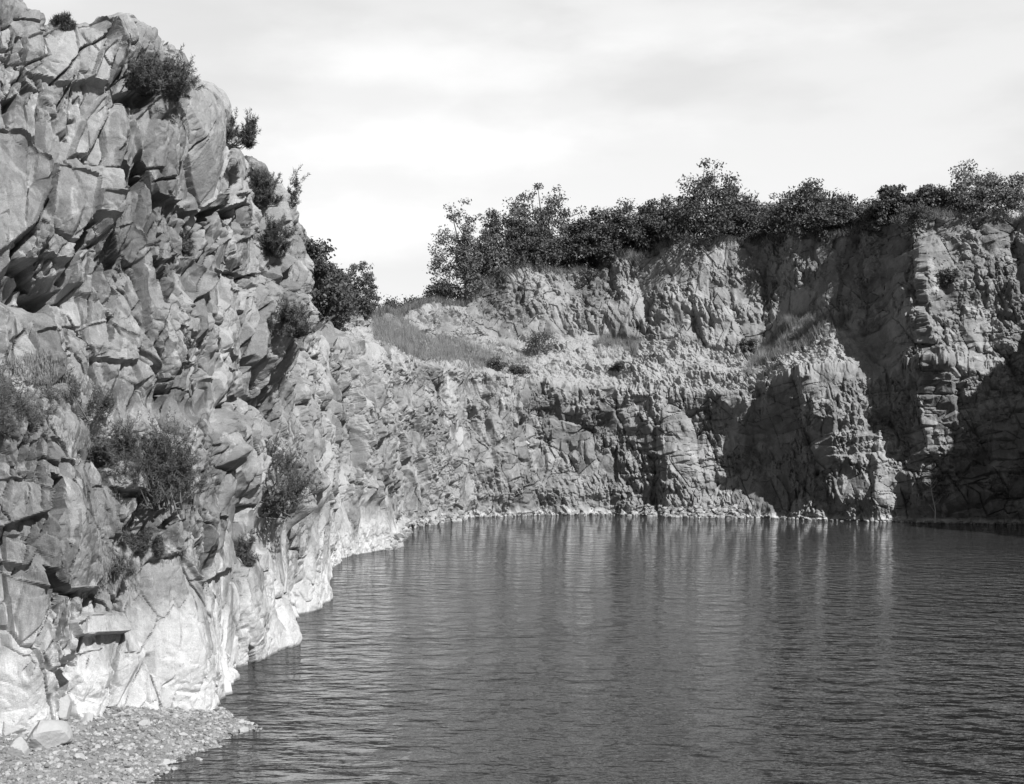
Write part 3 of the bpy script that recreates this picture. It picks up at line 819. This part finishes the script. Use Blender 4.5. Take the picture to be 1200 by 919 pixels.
# rim fringe
idx = np.nonzero((S1 > SK[11]) & (S1 < SK[20] + 6))[0]; n = 30000
r = np.random.default_rng(31); ci = r.choice(idx, n)
b = P[ci, NR - 1 - (r.random(n) ** 1.6 * 22).astype(int)] + r.normal(0, .25, (n, 3)) * np.array([1, 1, 0])
d = unit(n, r) * .7; d[:, 2] = np.abs(d[:, 2]) + .6; d[:, 1] -= .6; d /= np.linalg.norm(d, axis=1, keepdims=True)
V, F = spikes(b, d, .9 * r.uniform(.4, 1.3, n), np.full(n, .045), r)
obj('grass', mesh_from('rim_grass', V, F, GRASS_M), kind='stuff')

# ------------------------------------------------------------------ stones
def ico(sub):
    import bmesh
    bm = bmesh.new(); bmesh.ops.create_icosphere(bm, subdivisions=sub, radius=1)
    V = np.array([v.co[:] for v in bm.verts]); F = np.array([[v.index for v in f.verts] for f in bm.faces]); bm.free()
    return V, F
ICO = {k: ico(k) for k in (1, 2, 4)}
def rockshape(r, sub, size, k=12, rough=.02):
    V, F = ICO[sub]
    N = unit(k, r); d = r.uniform(.55, 1.0, k)
    rad = np.min(np.where(V @ N.T > .05, d / np.maximum(V @ N.T, .05), 9), 1)
    rad = np.minimum(rad, 1.25)
    if rough: rad = rad * (1 + rough * r.normal(0, 1, len(rad)))
    return V * rad[:, None] * np.asarray(size), F
def zrot(V, a):
    c, s = math.cos(a), math.sin(a); return V @ np.array([[c, s, 0], [-s, c, 0], [0, 0, 1]])
# gravel of the spit: thousands of chips
r = np.random.default_rng(41); parts = []
n = 9500; X = r.uniform(-11, -5.6, n); Y = r.uniform(21.5, 30, n); Zs = shore_z(X, Y)
for x, y, z in zip(X, Y, Zs):
    if z < -.03 or z > 1.6: continue
    s = .014 + .055 * r.random() ** 3
    v, f = rockshape(r, 1, np.array([1.3, 1, .7]) * s, 8, 0)
    parts.append((zrot(v, r.uniform(0, 6)) + (x, y, z + s * .2), f))
V, F = merge(parts); obj('gravel', mesh_from('gravel', V, F, STONE), kind='stuff')
# talus rubble below the back cliff and on the bench
def rubble(name, px0, px1, n, smin, smax, spread, zmax, seed, sz):
    r = np.random.default_rng(seed); parts = []
    idx = np.nonzero((FX > px0) & (FX < px1) & (FP[:, 2] > -.1) & (FP[:, 2] < .6) & (FS > smin) & (FS < smax))[0]
    b = FP[r.choice(idx, n)].astype(float)
    for p in b:
        o = r.random() ** 1.4 * spread
        s = sz * (.4 + r.random() ** 2 * 1.2)
        z = zmax * (1 - o / spread) * r.uniform(.2, 1.0) - .05
        v, f = rockshape(r, 1, np.array([1.3, 1, .8]) * s, 9, 0)
        parts.append((zrot(v, r.uniform(0, 6)) + (p[0], p[1] - o, z), f))
    V, F = merge(parts); obj(name, mesh_from(name, V, F, STONE), kind='stuff')
rubble('rubble', 755, 868, 900, SK[12], SK[17], 3.0, 1.3, 51, .22)
rubble('rubble', 455, 550, 500, SK[10], SK[13], 2.2, .9, 52, .25)
rubble('rubble', 550, 1190, 420, SK[12], SK[20], 1.0, .3, 53, .17)

# boulders one can point to
BOUL = [   # px, py, Y, size (x,y,z), label
    (52, 866, 24.3, (.44, .40, .36), 'large smooth pale boulder half sunk in the gravel at the cliff foot'),
    (20, 905, 23.5, (.3, .3, .25), 'pale angular stone in the bottom left corner of the photo'),
    (92, 905, 23.6, (.16, .14, .1), 'flat grey stone lying on the gravel below the large pale boulder'),
    (194, 897, 24.4, (.13, .12, .08), 'white stone at the water edge of the gravel spit'),
    (232, 892, 24.9, (.16, .12, .09), 'flat pale stone awash at the outer water edge of the spit'),
    (170, 862, 26.4, (.13, .1, .09), 'small stone at the top of the spit against the pale slab'),
    (284, 858, 27.4, (.13, .12, .09), 'pale stone on the very tip of the gravel spit'),
    (12, 842, 25.0, (.3, .3, .3), 'angular boulder wedged left of the large smooth pale boulder'),
    (72, 828, 26.2, (.26, .25, .26), 'pointed pale stone standing in the crevice above the large boulder'),
    (100, 845, 26.5, (.3, .22, .2), 'tilted pale block between the crevice and the great waterside slab'),
    (215, 868, 26.2, (.1, .1, .07), 'dark grey stone in the middle of the gravel spit'),
    (140, 892, 24.6, (.11, .1, .07), 'small brownish-grey stone low on the gravel bank'),
]
for k, (px, py, Y, sz, lab) in enumerate(BOUL):
    r = np.random.default_rng(950 + k)
    x = (px - CX) / FPX * Y; z = shore_z(np.array([x]), np.array([Y]))[0]
    zc = CAMZ + (HOR - py) / FPX * Y
    if k not in (8, 9): zc = z + sz[2] * .35
    v, f = rockshape(r, 4, sz, 16, .008)
    me = mesh_from('boulder', v, f, STONE)
    o = obj('boulder', me, label=lab, category='boulder', group='loose boulders at the near cliff foot'); o.location = (x, Y, zc); o.rotation_euler = (0, 0, r.uniform(0, 6))

# ------------------------------------------------------------------ light
SUN = np.array([.48, -.59, .65]); SUN /= np.linalg.norm(SUN)
elev = math.asin(SUN[2]); az = math.atan2(SUN[0], SUN[1])
sun = bpy.data.lights.new('sun', 'SUN'); sun.energy = 5.0; sun.angle = math.radians(.5); sun.color = (1, 1, 1)
so = bpy.data.objects.new('sun', sun); COL.objects.link(so)
from mathutils import Vector
so.rotation_euler = Vector(SUN).to_track_quat('Z', 'Y').to_euler()
world = bpy.data.worlds.new('World'); scene.world = world; world.use_nodes = True
nt = world.node_tree; nt.nodes.clear(); q = NB(nt)
out = nt.nodes.new('ShaderNodeOutputWorld'); bg = nt.nodes.new('ShaderNodeBackground')
sky = q.n('ShaderNodeTexSky', sky_type='NISHITA', sun_disc=False, sun_elevation=elev, sun_rotation=az)
bw = q.n('ShaderNodeRGBToBW'); q.link(sky.outputs[0], bw.inputs[0])
tc = q.n('ShaderNodeTexCoord'); d = tc.outputs['Generated']
sep = q.n('ShaderNodeSeparateXYZ'); q.link(d, sep.inputs[0])
zc = q.math('MAXIMUM', sep.outputs[2], .03)
flat = q.n('ShaderNodeCombineXYZ')
q.link(sep.outputs[0], flat.inputs[0]); q.link(sep.outputs[1], flat.inputs[1]); q.link(q.math('MULTIPLY', sep.outputs[2], 3.2), flat.inputs[2])
cl = q.noise(flat.outputs[0], 2.3, 6, .5)
cloud = q.ramp(cl, .47, .60)
veil = q.math('MULTIPLY', q.ramp(sep.outputs[1], .1, .9), q.ramp(sep.outputs[2], .85, .38))
VE, CL = 4.9, .8
uu = q.math('DIVIDE', sep.outputs[0], q.math('MAXIMUM', sep.outputs[1], .05)); ww_ = q.math('DIVIDE', sep.outputs[2], q.math('MAXIMUM', sep.outputs[1], .05))
uv = q.n('ShaderNodeCombineXYZ'); q.link(uu, uv.inputs[0]); q.link(q.math('MULTIPLY', ww_, 2.2), uv.inputs[1])
puffn = q.math('SUBTRACT', q.noise(uv.outputs[0], 7.0, 7, .55), .5)
def puff(u0, w0, ru, rw):
    a_ = q.math('DIVIDE', q.math('SUBTRACT', uu, u0), ru); b_ = q.math('DIVIDE', q.math('SUBTRACT', ww_, w0), rw)
    rr = q.math('SQRT', q.math('ADD', q.math('MULTIPLY', a_, a_), q.math('MULTIPLY', b_, b_)))
    return q.ramp(q.math('ADD', q.math('SUBTRACT', 1.0, rr), q.math('MULTIPLY', puffn, 3.0)), -.35, .95)
puffs = q.math('MAXIMUM', q.math('MAXIMUM', puff(-.06, .26, .19, .032), puff(-.10, .325, .20, .030)), q.math('MAXIMUM', puff(.10, .35, .16, .03), puff(-.10, .19, .10, .03)))
high = q.math('MULTIPLY', q.math('MULTIPLY', q.ramp(sep.outputs[2], .36, .52), q.ramp(sep.outputs[2], .85, .55)), q.ramp(sep.outputs[1], .1, .6))
v = q.math('ADD', q.math('MULTIPLY', bw.outputs[0], .45), q.math('MULTIPLY', veil, q.math('ADD', q.math('MULTIPLY', cloud, CL), VE)))
v = q.math('ADD', v, q.math('MULTIPLY', puffs, .95))
v = q.math('ADD', v, q.math('MULTIPLY', high, 8.0))      # unseen bright sky band above the view, added so the ripples glint
q.link(v, bg.inputs[0]); bg.inputs[1].default_value = .10
q.link(bg.outputs[0], out.inputs[0])
vs = scene.view_settings; vs.view_transform = 'Standard'; vs.look = 'None'; vs.exposure = .35; vs.gamma = 1; vs.use_curve_mapping = False
cy = scene.cycles; cy.max_bounces = 5; cy.diffuse_bounces = 2; cy.glossy_bounces = 3
print('built in', round(time.time() - T0, 1), 's', NC, NR)
